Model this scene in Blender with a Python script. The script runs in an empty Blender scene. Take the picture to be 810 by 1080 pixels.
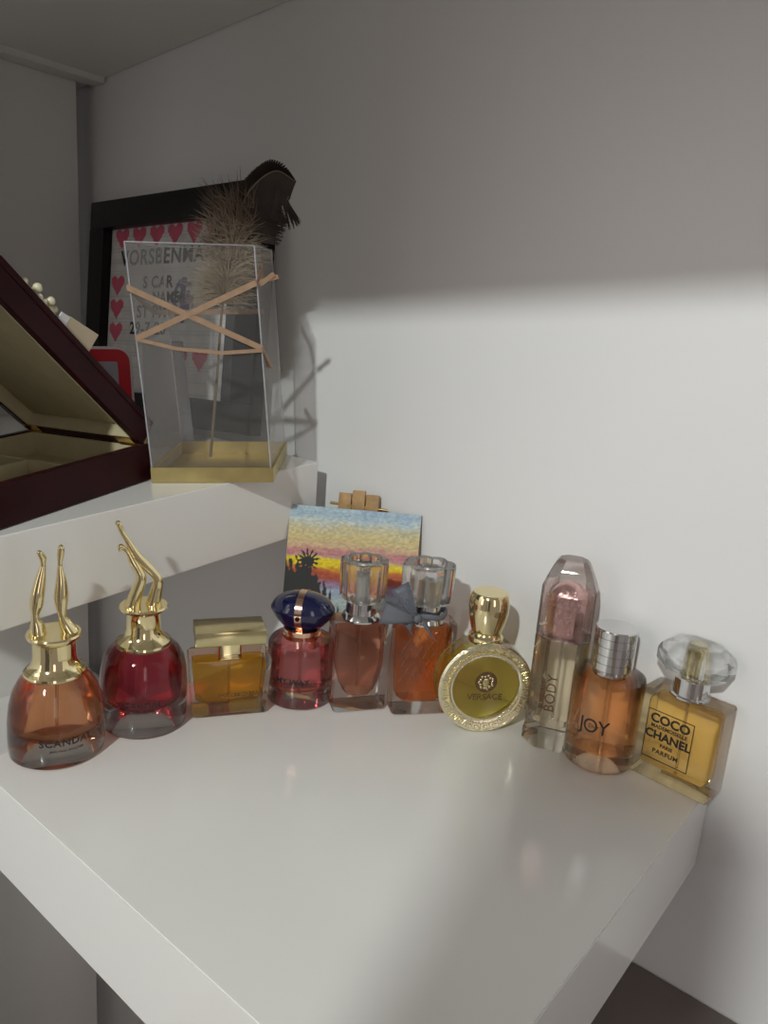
import bpy, bmesh, math, random
from mathutils import Vector, Matrix
random.seed(7)
S = bpy.context.scene
COL = S.collection
PI = math.pi
R = math.radians

# ---------------- camera, world, light, exposure ----------------
cam_d = bpy.data.cameras.new('camera'); cam = bpy.data.objects.new('camera', cam_d); COL.objects.link(cam)
AMBIENT = 0.235
CAM = Vector((0.1063, -0.5284, 0.3000))
YAW, PITCH, ROLL = 2.2421285, -0.24388691, 0.07478681
fw = Vector((math.cos(YAW)*math.cos(PITCH), math.sin(YAW)*math.cos(PITCH), math.sin(PITCH)))
rt = Vector((math.sin(YAW), -math.cos(YAW), 0)); up = rt.cross(fw)
r2 = rt*math.cos(ROLL) + up*math.sin(ROLL); u2 = -rt*math.sin(ROLL) + up*math.cos(ROLL)
cam.matrix_world = Matrix(((r2.x, u2.x, -fw.x, CAM.x), (r2.y, u2.y, -fw.y, CAM.y), (r2.z, u2.z, -fw.z, CAM.z), (0, 0, 0, 1)))
cam_d.sensor_fit = 'VERTICAL'; cam_d.sensor_height = 36.0; cam_d.lens = 802.55/1080*36.0
cam_d.clip_start = 0.01
S.camera = cam
W = bpy.data.worlds.new('world'); S.world = W; W.use_nodes = True
wn, wl = W.node_tree.nodes, W.node_tree.links
bg = wn['Background']; bg.inputs[1].default_value = 1.0
# the dim room around the shelf: soft warm surroundings with invented bright and dark patches for reflections
tcw = wn.new('ShaderNodeTexCoord'); sep = wn.new('ShaderNodeSeparateXYZ'); wl.new(tcw.outputs['Generated'], sep.inputs[0])
def wmath(op, a, b=None, c=None):
    m = wn.new('ShaderNodeMath'); m.operation = op
    for i, v in enumerate((a, b, c)):
        if v is None: continue
        if isinstance(v, (int, float)): m.inputs[i].default_value = v
        else: wl.new(v, m.inputs[i])
    return m.outputs[0]
az = wmath('ARCTAN2', sep.outputs[1], sep.outputs[0]); el = sep.outputs[2]
def patch(a0, a1, e0, e1, soft=.03):
    def ss(v, lo, hi):
        m = wn.new('ShaderNodeMapRange'); m.interpolation_type = 'SMOOTHSTEP'; wl.new(v, m.inputs[0]); m.inputs[1].default_value = lo; m.inputs[2].default_value = hi; return m.outputs[0]
    f = wmath('MULTIPLY', ss(az, R(a0)-soft, R(a0)+soft), wmath('SUBTRACT', 1.0, ss(az, R(a1)-soft, R(a1)+soft)))
    g = wmath('MULTIPLY', ss(el, e0-soft, e0+soft), wmath('SUBTRACT', 1.0, ss(el, e1-soft, e1+soft)))
    return wmath('MULTIPLY', f, g)
amb = wmath('SUBTRACT', 1.0, wmath('MULTIPLY', patch(-76, -54, -.6, .42), .7))
val = wmath('MULTIPLY', amb, AMBIENT)
val = wmath('ADD', val, wmath('MULTIPLY', patch(-108, -97, -.05, .45), 2.2))
val = wmath('ADD', val, wmath('MULTIPLY', patch(-34, -26, -.05, .50), 2.2))
val = wmath('ADD', val, wmath('MULTIPLY', patch(-150, -138, -.10, .35), 1.2))
cmb = wn.new('ShaderNodeCombineColor')
for i, k in enumerate((1.0, .885, .855)): wl.new(wmath('MULTIPLY', val, k), cmb.inputs[i])
wl.new(cmb.outputs[0], bg.inputs[0])
ld = bpy.data.lights.new('ceiling_lamp_light', 'POINT'); ld.energy = 115; ld.color = (0.95, 1.0, 0.965); ld.shadow_soft_size = 0.042
lo = bpy.data.objects.new('ceiling_lamp_light', ld); COL.objects.link(lo); lo.location = (0.42, -2.0, 1.45)
S.view_settings.view_transform = 'Standard'; S.view_settings.look = 'None'
S.view_settings.exposure = 0.0; S.view_settings.gamma = 1.0; S.view_settings.use_curve_mapping = False
S.cycles.max_bounces = 24; S.cycles.transmission_bounces = 20; S.cycles.transparent_max_bounces = 40
S.cycles.glossy_bounces = 8; S.cycles.sample_clamp_indirect = 30.0
try:
    S.cycles.use_denoising = True
except Exception:
    pass

# ---------------- materials ----------------
def nodes(name):
    m = bpy.data.materials.new(name); m.use_nodes = True; n = m.node_tree.nodes; n.clear()
    return m, n, m.node_tree.links
def pbr(name, c, rough=.5, metal=0, spec=.5, noise=0, nscale=60, bump=0, coat=0):
    m, n, l = nodes(name); o = n.new('ShaderNodeOutputMaterial'); b = n.new('ShaderNodeBsdfPrincipled')
    b.inputs['Base Color'].default_value = (*c, 1); b.inputs['Roughness'].default_value = rough
    b.inputs['Metallic'].default_value = metal; b.inputs['Specular IOR Level'].default_value = spec
    b.inputs['Coat Weight'].default_value = coat
    l.new(b.outputs[0], o.inputs[0])
    if noise or bump:
        t = n.new('ShaderNodeTexNoise'); t.inputs['Scale'].default_value = nscale; t.inputs['Detail'].default_value = 4
        tc = n.new('ShaderNodeTexCoord'); l.new(tc.outputs['Object'], t.inputs['Vector'])
        if noise:
            r = n.new('ShaderNodeValToRGB'); l.new(t.outputs['Fac'], r.inputs[0])
            r.color_ramp.elements[0].position = .3; r.color_ramp.elements[1].position = .7
            r.color_ramp.elements[0].color = (*[max(0, x*(1-noise)) for x in c], 1)
            r.color_ramp.elements[1].color = (*[min(1, x*(1+noise)) for x in c], 1)
            l.new(r.outputs[0], b.inputs['Base Color'])
        if bump:
            bp = n.new('ShaderNodeBump'); bp.inputs['Strength'].default_value = bump; bp.inputs['Distance'].default_value = .001
            l.new(t.outputs['Fac'], bp.inputs['Height']); l.new(bp.outputs[0], b.inputs['Normal'])
    return m
def wmul(n, l, a, k):
    m = n.new('ShaderNodeMath'); m.operation = 'MULTIPLY'; l.new(a, m.inputs[0]); m.inputs[1].default_value = k; return m.outputs[0]
def glass(name, c=(1, 1, 1), ior=1.45, clear=.45, rough=0.0, tcol=None, bump=0, bscale=300, edge=.55):
    """a refracting body that also lets part of the light straight through"""
    m, n, l = nodes(name); o = n.new('ShaderNodeOutputMaterial'); mx = n.new('ShaderNodeMixShader')
    g = n.new('ShaderNodeBsdfGlass'); g.inputs['Color'].default_value = (*c, 1); g.inputs['IOR'].default_value = ior; g.inputs['Roughness'].default_value = rough
    t = n.new('ShaderNodeBsdfTransparent'); t.inputs['Color'].default_value = (*(tcol or c), 1)
    lw = n.new('ShaderNodeLayerWeight'); lw.inputs[0].default_value = .5                # refraction gathers towards the edges
    pw = n.new('ShaderNodeMath'); pw.operation = 'POWER'; l.new(lw.outputs['Facing'], pw.inputs[0]); pw.inputs[1].default_value = 2.2
    ma = n.new('ShaderNodeMath'); ma.operation = 'MULTIPLY_ADD'; ma.use_clamp = True; l.new(pw.outputs[0], ma.inputs[0]); ma.inputs[1].default_value = edge; ma.inputs[2].default_value = 1-clear
    l.new(ma.outputs[0], mx.inputs[0])
    l.new(t.outputs[0], mx.inputs[1]); l.new(g.outputs[0], mx.inputs[2])
    gl = n.new('ShaderNodeBsdfGlossy'); gl.inputs['Roughness'].default_value = .02; fr = n.new('ShaderNodeFresnel'); fr.inputs[0].default_value = ior
    m2 = n.new('ShaderNodeMixShader'); l.new(wmul(n, l, fr.outputs[0], clear), m2.inputs[0]); l.new(mx.outputs[0], m2.inputs[1]); l.new(gl.outputs[0], m2.inputs[2]); l.new(m2.outputs[0], o.inputs[0])
    if bump:
        tx = n.new('ShaderNodeTexVoronoi'); tx.inputs['Scale'].default_value = bscale
        tc = n.new('ShaderNodeTexCoord'); l.new(tc.outputs['Object'], tx.inputs['Vector'])
        bp = n.new('ShaderNodeBump'); bp.inputs['Strength'].default_value = bump; bp.inputs['Distance'].default_value = .001
        l.new(tx.outputs['Distance'], bp.inputs['Height']); l.new(bp.outputs[0], g.inputs['Normal'])
    return m
def liquid(name, c, clear=.93, bump=0):
    m = glass(name, c, ior=1.12, clear=clear, bump=bump, edge=.4)
    g = [n for n in m.node_tree.nodes if n.type == 'BSDF_GLASS'][0]
    return m
def vcol(name, rough=.6, spec=.4):
    m, n, l = nodes(name); o = n.new('ShaderNodeOutputMaterial'); b = n.new('ShaderNodeBsdfPrincipled')
    a = n.new('ShaderNodeAttribute'); a.attribute_name = 'Col'; l.new(a.outputs['Color'], b.inputs['Base Color'])
    b.inputs['Roughness'].default_value = rough; b.inputs['Specular IOR Level'].default_value = spec
    l.new(b.outputs[0], o.inputs[0]); return m
M = {}
M['wall'] = pbr('wall_paint', (.80, .80, .80), .38, noise=.012, nscale=8, bump=.03)
M['shelf'] = pbr('white_gloss_laminate', (.78, .775, .75), .16, spec=.5, noise=.01, nscale=5)
M['panel'] = pbr('white_back_panel', (.72, .71, .68), .35, noise=.01, nscale=4)
M['under'] = pbr('wall_shade_brown', (.17, .14, .125), .45, noise=.08, nscale=12)  # dark tone stands in for shade low on the wall
M['floor'] = pbr('floor_brown', (.20, .16, .13), .5, noise=.1, nscale=6)
M['gold'] = pbr('polished_gold', (.90, .78, .45), .08, 1)
M['goldb'] = pbr('brushed_gold', (.66, .58, .32), .16, 1, noise=.1, nscale=90)
M['goldfoil'] = pbr('gold_foil_card', (.62, .50, .22), .3, .85, noise=.12, nscale=50, bump=.2)
M['palegold'] = pbr('pale_gold', (.86, .82, .60), .2, 1, bump=.35, nscale=700)
M['rose'] = pbr('rose_gold', (.85, .55, .42), .15, 1)
M['rosecrumple'] = pbr('rose_foil', (.80, .52, .50), .22, 1, bump=1.0, nscale=260)
M['silver'] = pbr('polished_silver', (.70, .70, .70), .10, 1)
M['silverb'] = pbr('brushed_silver', (.62, .61, .58), .3, 1, noise=.06, nscale=150)
M['navy'] = pbr('navy_lacquer', (.003, .006, .045), .12, coat=.6)
M['black'] = pbr('black_print', (.012, .012, .012), .5)
M['brownprint'] = pbr('brown_print', (.10, .05, .02), .5)
M['blackframe'] = pbr('black_painted_wood', (.006, .006, .006), .4, spec=.3)
M['backing'] = pbr('dark_grey_mount', (.045, .045, .05), .6, noise=.1)
M['mahogany'] = pbr('dark_red_lacquered_wood', (.026, .003, .005), .35, spec=.15, noise=.25, nscale=30)
M['cream'] = pbr('cream_velvet_lining', (.50, .45, .28), .8, noise=.05, nscale=80)
M['brass'] = pbr('brass_hinge', (.70, .48, .18), .25, 1)
M['dark'] = pbr('dark_rubber', (.01, .01, .01), .5)
M['red'] = pbr('red_card', (.55, .01, .02), .35)
M['white'] = pbr('white_card', (.70, .70, .72), .5)
M['lav'] = pbr('lavender_grey_card', (.33, .31, .36), .5, noise=.05)
M['cord'] = pbr('tan_leather_cord', (.38, .24, .15), .6, noise=.12, nscale=200)
M['tag'] = pbr('cream_kraft_card', (.55, .47, .33), .7, noise=.05)
M['pearl'] = pbr('pearl', (.75, .70, .50), .2, coat=.5)
M['wood'] = pbr('light_easel_wood', (.42, .25, .10), .6, noise=.25, nscale=90)
M['canvasedge'] = pbr('canvas_side', (.20, .16, .13), .8)
M['bowsolid'] = pbr('grey_blue_ribbon', (.13, .135, .155), .8)
M['feather'] = pbr('brown_feather', (.035, .022, .014), .6, noise=.5, nscale=60)
M['feather2'] = pbr('grey_brown_down', (.14, .10, .07), .8, noise=.4, nscale=40)
M['down'] = pbr('beige_down', (.30, .235, .16), .8, noise=.35, nscale=40)
M['quill'] = pbr('feather_quill', (.20, .15, .10), .4)
M['paint'] = vcol('painted_canvas', .45)
M['paper'] = vcol('drawn_paper', .6)
M['glass'] = glass('clear_glass', (.99, .99, .985), 1.45, .93, edge=.75)
M['crystal'] = glass('crystal_glass', (.99, .99, .99), 1.50, .35)
M['rosecrystal'] = glass('pale_rose_crystal', (.99, .965, .955), 1.45, .6)
def plastic():
    m, n, l = nodes('thin_clear_plastic'); o = n.new('ShaderNodeOutputMaterial'); mx = n.new('ShaderNodeMixShader')
    t = n.new('ShaderNodeBsdfTransparent'); t.inputs[0].default_value = (.985, .985, .985, 1)
    g = n.new('ShaderNodeBsdfPrincipled'); g.inputs['Base Color'].default_value = (.62, .61, .60, 1); g.inputs['Roughness'].default_value = .12
    lw = n.new('ShaderNodeLayerWeight'); lw.inputs[0].default_value = .35
    mm = n.new('ShaderNodeMath'); mm.operation = 'MULTIPLY_ADD'; mm.inputs[1].default_value = .36; mm.inputs[2].default_value = .035
    l.new(lw.outputs['Facing'], mm.inputs[0]); l.new(mm.outputs[0], mx.inputs[0])
    l.new(t.outputs[0], mx.inputs[1]); l.new(g.outputs[0], mx.inputs[2]); l.new(mx.outputs[0], o.inputs[0]); return m
M['plastic'] = plastic()
def frosted(name='milky_plastic', c=(.58, .57, .60), base=.42):
    m, n, l = nodes(name); o = n.new('ShaderNodeOutputMaterial'); mx = n.new('ShaderNodeMixShader')
    t = n.new('ShaderNodeBsdfTransparent'); t.inputs[0].default_value = (.9, .9, .93, 1)
    g = n.new('ShaderNodeBsdfPrincipled'); g.inputs['Base Color'].default_value = (*c, 1); g.inputs['Roughness'].default_value = .35
    tx = n.new('ShaderNodeTexNoise'); tx.inputs['Scale'].default_value = 30
    mm = n.new('ShaderNodeMath'); mm.operation = 'MULTIPLY_ADD'; mm.inputs[1].default_value = .5; mm.inputs[2].default_value = base
    l.new(tx.outputs['Fac'], mm.inputs[0]); l.new(mm.outputs[0], mx.inputs[0])
    l.new(t.outputs[0], mx.inputs[1]); l.new(g.outputs[0], mx.inputs[2]); l.new(mx.outputs[0], o.inputs[0]); return m
M['frosted'] = frosted(); M['bow'] = frosted('grey_organza', (.16, .17, .21), .35)

# ---------------- helpers ----------------
def obj(name, bm, mat, parent=None, smooth=None, recalc=True):
    if recalc: bmesh.ops.recalc_face_normals(bm, faces=bm.faces)
    me = bpy.data.meshes.new(name); bm.to_mesh(me); bm.free(); me.materials.append(mat)
    if smooth is not None:
        for p in me.polygons: p.use_smooth = True
        try: me.set_sharp_from_angle(angle=R(smooth))
        except Exception: pass
    o = bpy.data.objects.new(name, me); COL.objects.link(o)
    if parent: o.parent = parent
    return o
def tag(o, label, cat, group=None):
    o['label'] = label; o['category'] = cat
    if group: o['group'] = group
    return o
def thing(name, label, cat, loc=(0, 0, 0), rz=0, mat=None, group=None):
    o = bpy.data.objects.new(name, None); COL.objects.link(o); o.empty_display_size = .01
    if mat is not None: o.matrix_world = mat
    else: o.location = (loc[0], loc[1], loc[2]+(.0005 if loc[2] == 0 else 0)); o.rotation_euler = (0, 0, rz)
    return tag(o, label, cat, group)
def struct(name, bm, mat, smooth=None):
    o = obj(name, bm, mat, None, smooth); o['kind'] = 'structure'; return o
def axes(origin, x, z):
    x = Vector(x).normalized(); z = Vector(z); y = z.cross(x).normalized(); z = x.cross(y).normalized(); o = Vector(origin)
    return Matrix(((x.x, y.x, z.x, o.x), (x.y, y.y, z.y, o.y), (x.z, y.z, z.z, o.z), (0, 0, 0, 1)))
def box(bm, x0, x1, y0, y1, z0, z1, bev=0, seg=2, mat=None):
    vs = bmesh.ops.create_cube(bm, size=1)['verts']
    for v in vs:
        v.co = Vector((x0 if v.co.x < 0 else x1, y0 if v.co.y < 0 else y1, z0 if v.co.z < 0 else z1))
    if bev:
        es = list({e for v in vs for e in v.link_edges})
        r = bmesh.ops.bevel(bm, geom=es, offset=bev, segments=seg, profile=.5, affect='EDGES')
        vs = list({v for f in r['faces'] for v in f.verts} | {v for v in vs if v.is_valid})
    if mat is not None:
        for v in vs: v.co = mat @ v.co
    return vs
def bxm(*a, **k):
    bm = bmesh.new(); box(bm, *a, **k); return bm
def loft(rings, closed=True, cap=True, bm=None):
    bm = bm or bmesh.new(); rows = []
    for r in rings: rows.append([bm.verts.new(p) for p in r])
    n = len(rows[0])
    for a, b in zip(rows, rows[1:]):
        for i in range(n if closed else n-1):
            j = (i+1) % n
            try: bm.faces.new((a[i], a[j], b[j], b[i]))
            except ValueError: pass
    if cap:
        bm.faces.new(rows[0]); bm.faces.new(rows[-1])
    return bm
def lathe(prof, n=48, bm=None, cx=0, cy=0):
    """prof: list of (r, z); ends are capped"""
    return loft([[(cx+r*math.cos(2*PI*i/n), cy+r*math.sin(2*PI*i/n), z) for i in range(n)] for r, z in prof], bm=bm)
def oct_ring(w, d, ch, z, cx=0, cy=0):
    a, b = w/2, d/2
    return [(cx+x, cy+y, z) for x, y in ((-a+ch, -b), (a-ch, -b), (a, -b+ch), (a, b-ch), (a-ch, b), (-a+ch, b), (-a, b-ch), (-a, -b+ch))]
def rrect(w, d, r, z, seg=5, cx=0, cy=0):
    pts = []
    for sx, sy, a0 in ((1, 1, 0), (-1, 1, 90), (-1, -1, 180), (1, -1, 270)):
        for k in range(seg+1):
            a = R(a0+90*k/seg); pts.append((cx+sx*(w/2-r)+r*math.cos(a), cy+sy*(d/2-r)+r*math.sin(a), z))
    return pts
def tube(bm, pts, rad, n=8, flat=None):
    """tube along pts; rad number or list; flat=(k, axis) squashes the section"""
    P = [Vector(p) for p in pts]; rad = rad if isinstance(rad, (list, tuple)) else [rad]*len(P)
    rings = []; ref = Vector((0, 0, 1))
    t0 = (P[1]-P[0]).normalized()
    if abs(t0.dot(ref)) > .9: ref = Vector((1, 0, 0))
    nrm = (ref - t0*ref.dot(t0)).normalized()
    for i, p in enumerate(P):
        t = ((P[min(i+1, len(P)-1)] - P[max(i-1, 0)])).normalized()
        nrm = (nrm - t*nrm.dot(t)).normalized(); bi = t.cross(nrm)
        fl = flat or 1
        rings.append([p + (nrm*math.cos(2*PI*k/n)*fl + bi*math.sin(2*PI*k/n))*rad[i] for k in range(n)])
    return loft(rings, bm=bm)
def smoothpath(pts, n=6):
    P = [Vector(p) for p in pts]; out = []
    for i in range(len(P)-1):
        p0, p1, p2, p3 = P[max(i-1, 0)], P[i], P[i+1], P[min(i+2, len(P)-1)]
        for k in range(n):
            t = k/n; out.append(.5*((2*p1)+(p2-p0)*t+(2*p0-5*p1+4*p2-p3)*t*t+(3*p1-p0-3*p2+p3)*t**3))
    out.append(P[-1]); return out
def interp(vals, n=6):
    P = smoothpath([(v, 0, 0) for v in vals], n); return [max(1e-5, p.x) for p in P]
def text_bm(s, size, extr=.00012, bold=0, spacing=1.0, sx=1.0):
    cu = bpy.data.curves.new('txt', 'FONT'); cu.body = s; cu.size = size; cu.extrude = extr; cu.offset = bold
    cu.align_x = 'CENTER'; cu.align_y = 'CENTER'; cu.space_character = spacing; cu.resolution_u = 3
    o = bpy.data.objects.new('txt', cu); COL.objects.link(o)
    dg = bpy.context.evaluated_depsgraph_get(); me = bpy.data.meshes.new_from_object(o.evaluated_get(dg))
    bm = bmesh.new(); bm.from_mesh(me); bpy.data.objects.remove(o); bpy.data.curves.remove(cu); bpy.data.meshes.remove(me)
    for v in bm.verts: v.co = Vector((v.co.x*sx, -v.co.z, v.co.y))      # stands in XZ, faces -Y
    return bm
def text(name, s, size, mat, parent, x=0, y=0, z=0, cyl=None, rot=0, **k):
    bm = text_bm(s, size, **k)
    if rot: bmesh.ops.rotate(bm, verts=bm.verts, matrix=Matrix.Rotation(rot, 3, 'Y'))
    for v in bm.verts:
        if cyl:
            a = (v.co.x+x)/cyl; r = cyl+.00035-v.co.y
            v.co = Vector((r*math.sin(a), -r*math.cos(a), v.co.z+z))
        else: v.co = v.co + Vector((x, y, z))
    return obj(name, bm, mat, parent, recalc=False)
def at(az): return R(az+90)

# ---------------- the room ----------------
struct('wall_back', bxm(-1.6, 1.6, 0, .06, -1.0, 1.7), M['wall'])
struct('wall_left', bxm(-1.0, -.86, -2.6, 0, -1.0, 1.7), M['wall'])
struct('floor', bxm(-1.6, 1.6, -2.6, 0, -1.04, -1.0), M['floor'])
# unit on the left: back panel, middle board, top board, lower board
def tilted(x0, x1, y0, y1, zt, zb):
    """zt, zb: functions of (x, y) for the top and under side"""
    bm = bmesh.new(); vs = box(bm, x0, x1, y0, y1, 0, 1)
    for v in vs: v.co.z = zt(v.co.x, v.co.y) if v.co.z > .5 else zb(v.co.x, v.co.y)
    es = list(bm.edges); bmesh.ops.bevel(bm, geom=es, offset=.0008, segments=2, affect='EDGES')
    return bm
ms = lambda y: .1695 + .073*(y+.022)
tag(struct('trim_1', tilted(-.815, -.790, -.385, -.022, lambda x, y: .541, lambda x, y: -.999), M['panel']), 'white back panel of the shelf unit', 'panel')
o = struct('trim_2', tilted(-.790, -.378, -.347, -.022, lambda x, y: ms(y), lambda x, y: ms(y)-.0655), M['shelf'])
o = struct('trim_3', tilted(-.86, .50, -.508, -.0005, lambda x, y: .60+.085*(x+.79), lambda x, y: .544+.085*(x+.79)), M['panel'])
o = struct('trim_4', tilted(-.790, -.670, -.347, -.022, lambda x, y: -.190, lambda x, y: -.24), M['shelf'])
o = struct('trim_7', bxm(-.655, -.378, -.385, -.3475, .080, .545, bev=.0008), M['panel'])  # near side panel out of view, cut short to shape light in the bay
o = struct('trim_8', bxm(-.815, -.378, -.385, -.347, -.999, -.24, bev=.0008), M['panel'])  # lower part of that unseen panel, kept to shade the lower left
o = struct('trim_5', tilted(-.790, -.764, -.347, -.001, lambda x, y: .549, lambda x, y: .540), M['panel'])
struct('shadow_post', bxm(.117, .215, -.93, -.90, -1.0, .655, bev=.004), M['panel'])  # added upright behind the camera, only there to shade the shelf's right side
# the big white shelf board the bottles stand on
o = obj('shelf_board', tilted(-.368, 0, -.343, -.0005, lambda x, y: 0, lambda x, y: -.0655), M['shelf'])
tag(o, 'thick glossy white shelf board carrying the row of perfume bottles', 'shelf')
o = obj('wall_shade_board', tilted(-.16, .60, -.30, -.0005, lambda x, y: -.172, lambda x, y: -.21), M['under'])  # added board; shade on the wall is put into its dark colour
tag(o, 'added dark brown board in place of shaded wall, low at the right under the white shelf', 'shelf')

# ---------------- perfume bottles ----------------
def scandal(name, label, loc, az, R0, body, liq, lcol, collar, glassz, textz, tsize, tcol=M['black']):
    t = thing(name, label, 'perfume bottle', loc, at(az))
    obj('glass_body', lathe(body, 56), M['glass'], t, 35)
    obj('liquid', lathe(liq, 48), lcol, t, 35)
    bm = bmesh.new(); tube(bm, [(0, 0, liq[0][1]+.003), (.001, 0, collar[0][1])], .0011); obj('dip_tube', bm, M['frostube'], t, 60)
    obj('collar', lathe(collar, 56), M['gold'], t, 30)
    text('lettering', 'SCANDAL', tsize, tcol, t, z=textz, cyl=R0, spacing=1.15, bold=.00012)
    text('small_lettering', 'JEAN PAUL GAULTIER', .0022, tcol, t, z=textz-.0056, cyl=R0)
    return t
M['frostube'] = glass('dip_tube_plastic', (.9, .88, .85), 1.3, .5)
L = dict(
 sc1=liquid('orange_perfume', (.99, .66, .46)), sc2=liquid('wine_red_perfume', (.88, .27, .34)), dg=liquid('amber_perfume', (1.0, .73, .18)),
 my=liquid('pink_perfume', (1.0, .58, .60)), la=liquid('peach_brown_perfume', (.95, .64, .52)), ta=liquid('orange_brown_perfume', (.97, .55, .27), bump=.8),
 ve=liquid('golden_yellow_perfume', (1.0, .95, .50)), bu=liquid('pale_yellow_perfume', (1.0, .965, .89)), joy=liquid('bright_orange_perfume', (1.0, .79, .60)),
 ch=liquid('honey_perfume', (1.0, .88, .60)))
# bottle 1
B1 = [(.0300, 0), (.0318, .0012), (.0325, .004), (.0327, .014), (.0322, .026), (.0308, .036), (.0282, .045), (.0240, .0525), (.0195, .0575), (.0188, .060)]
Q1 = [(.0120, .0135), (.0240, .0150), (.0290, .0185), (.0302, .026), (.0288, .036), (.0262, .0445), (.0222, .0515), (.0180, .056)]
C1 = [(.0196, .0560), (.0200, .0572), (.0196, .0585), (.0165, .0610), (.0142, .0650), (.0136, .0700), (.0136, .0790), (.0150, .0808), (.0168, .0820), (.0176, .0838), (.0168, .0850), (.0135, .0845), (.0, .0845)]
C1[-1] = (.0005, .0845)
B1 = [(r*.955, z) for r, z in B1]; Q1 = [(r*.955, z) for r, z in Q1]
s1 = scandal('perfume_bottle', 'orange perfume bottle with two upright golden legs, leftmost in the row', (-.3503, -.2951, 0), -17, .0312, B1, Q1, L['sc1'], C1, 0, .0198, .0068)
def leg_path(name, pts, rads, parent, rotz):
    bm = bmesh.new(); P = smoothpath(pts, 6); tube(bm, P, interp(rads, 6), 14)
    bmesh.ops.rotate(bm, verts=bm.verts, matrix=Matrix.Rotation(rotz, 3, 'Z')); return obj(name, bm, M['gold'], parent, 80)
# leg paths in a frame whose x runs to the viewer's right and y away from the viewer
v1 = R(-27+17)
leg_path('leg', [(.0105, 0, .083), (.0075, 0, .0895), (.0055, -.001, .0965), (.0050, -.0005, .104), (.0052, 0, .111), (.0055, 0, .120), (.0050, 0, .1285), (.0050, 0, .1325), (.0056, -.001, .1385), (.0060, -.002, .1435), (.0060, -.002, .1455)],
         [.0056, .0042, .0026, .0040, .0045, .0034, .0019, .0015, .0022, .0020, .0006], s1, v1)
leg_path('leg', [(-.0095, .0, .083), (-.0100, 0, .0895), (-.0108, -.001, .0970), (-.0100, 0, .104), (-.0088, 0, .112), (-.0070, .001, .121), (-.0055, .002, .1285), (-.0050, .002, .1320), (-.0052, .001, .1365), (-.0070, -.001, .1405), (-.0082, -.002, .1412)],
         [.0056, .0046, .0023, .0040, .0042, .0034, .0021, .0017, .0024, .0017, .0006], s1, v1)
# bottle 2
B2 = [(.0278, 0), (.0300, .0012), (.0308, .004), (.0311, .014), (.0310, .030), (.0302, .042), (.0284, .0510), (.0250, .0575), (.0200, .0620), (.0190, .0640)]
Q2 = [(.0110, .0145), (.0205, .0155), (.0258, .0200), (.0272, .030), (.0268, .042), (.0248, .0505), (.0212, .0570), (.0180, .0600)]
C2 = [(.0192, .0605), (.0196, .0622), (.0190, .0638), (.0160, .0660), (.0136, .0690), (.0122, .0730), (.0120, .0850), (.0130, .0868), (.0160, .0880), (.0172, .0900), (.0164, .0912), (.0130, .0905), (.0005, .0905)]
s2 = scandal('perfume_bottle', 'dark wine-red perfume bottle with golden kicking legs folded sideways, second from the left', (-.3422, -.2324, 0), -38, .0311, B2, Q2, L['sc2'], C2, 0, .0268, .0061)
v2 = R(-33+38)
leg_path('leg', [(-.0075, 0, .089), (-.0060, 0, .0960), (-.0035, -.001, .1045), (-.0015, -.002, .1115), (-.0030, -.002, .1170), (-.0070, -.001, .1240), (-.0100, 0, .1300), (-.0125, 0, .1330), (-.0150, 0, .1345), (-.0160, -.001, .1315)],
         [.0058, .0050, .0042, .0036, .0030, .0030, .0020, .0017, .0022, .0008], s2, v2)
leg_path('leg', [(.0065, .002, .089), (.0080, .002, .0960), (.0095, .002, .1035), (.0100, .001, .1090), (.0070, .001, .1140), (.0010, .001, .1210), (-.0050, 0, .1290), (-.0100, 0, .1380), (-.0135, 0, .1440), (-.0150, 0, .1480), (-.0165, -.001, .1520), (-.0180, -.002, .1510)],
         [.0056, .0048, .0040, .0034, .0032, .0036, .0030, .0022, .0018, .0021, .0019, .0006], s2, v2)

# bottle 3: flat amber bottle with block cap
t = thing('perfume_bottle', 'squat amber perfume bottle with a wide flat gold block cap', 'perfume bottle', (-.3137, -.1766, 0), at(-33))
obj('glass_body', loft([rrect(.0540, .0240, .0015, 0), rrect(.0565, .0265, .0020, .002), rrect(.0610, .0300, .0025, .040), rrect(.0615, .0305, .0030, .0445), rrect(.0590, .0285, .0050, .0465), rrect(.0300, .0200, .0060, .0475)]), M['glass'], t, 35)
obj('liquid', loft([rrect(.0400, .0160, .0050, .0095), rrect(.0500, .0200, .0050, .0120), rrect(.0545, .0235, .0040, .0330), rrect(.0550, .0240, .0040, .0405)]), L['dg'], t, 35)
bm = bmesh.new(); tube(bm, [(0, 0, .012), (0, 0, .048)], .001); obj('dip_tube', bm, M['frostube'], t, 60)
obj('neck', loft([rrect(.0190, .0150, .0040, .0440), rrect(.0195, .0150, .0040, .0450), rrect(.0180, .0145, .0040, .0460), rrect(.0180, .0145, .0040, .0590)]), M['gold'], t, 35)
obj('cap', bxm(-.0262, .0262, -.0145, .0150, .0585, .0690, bev=.0005), M['goldb'], t, 35)
text('lettering', 'DOLCE&GABBANA', .0043, M['brownprint'], t, x=.009, y=-.0152, z=.0185, bold=.0001)
text('small_lettering', 'the one', .0028, M['brownprint'], t, x=.014, y=-.0150, z=.0145)

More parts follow.
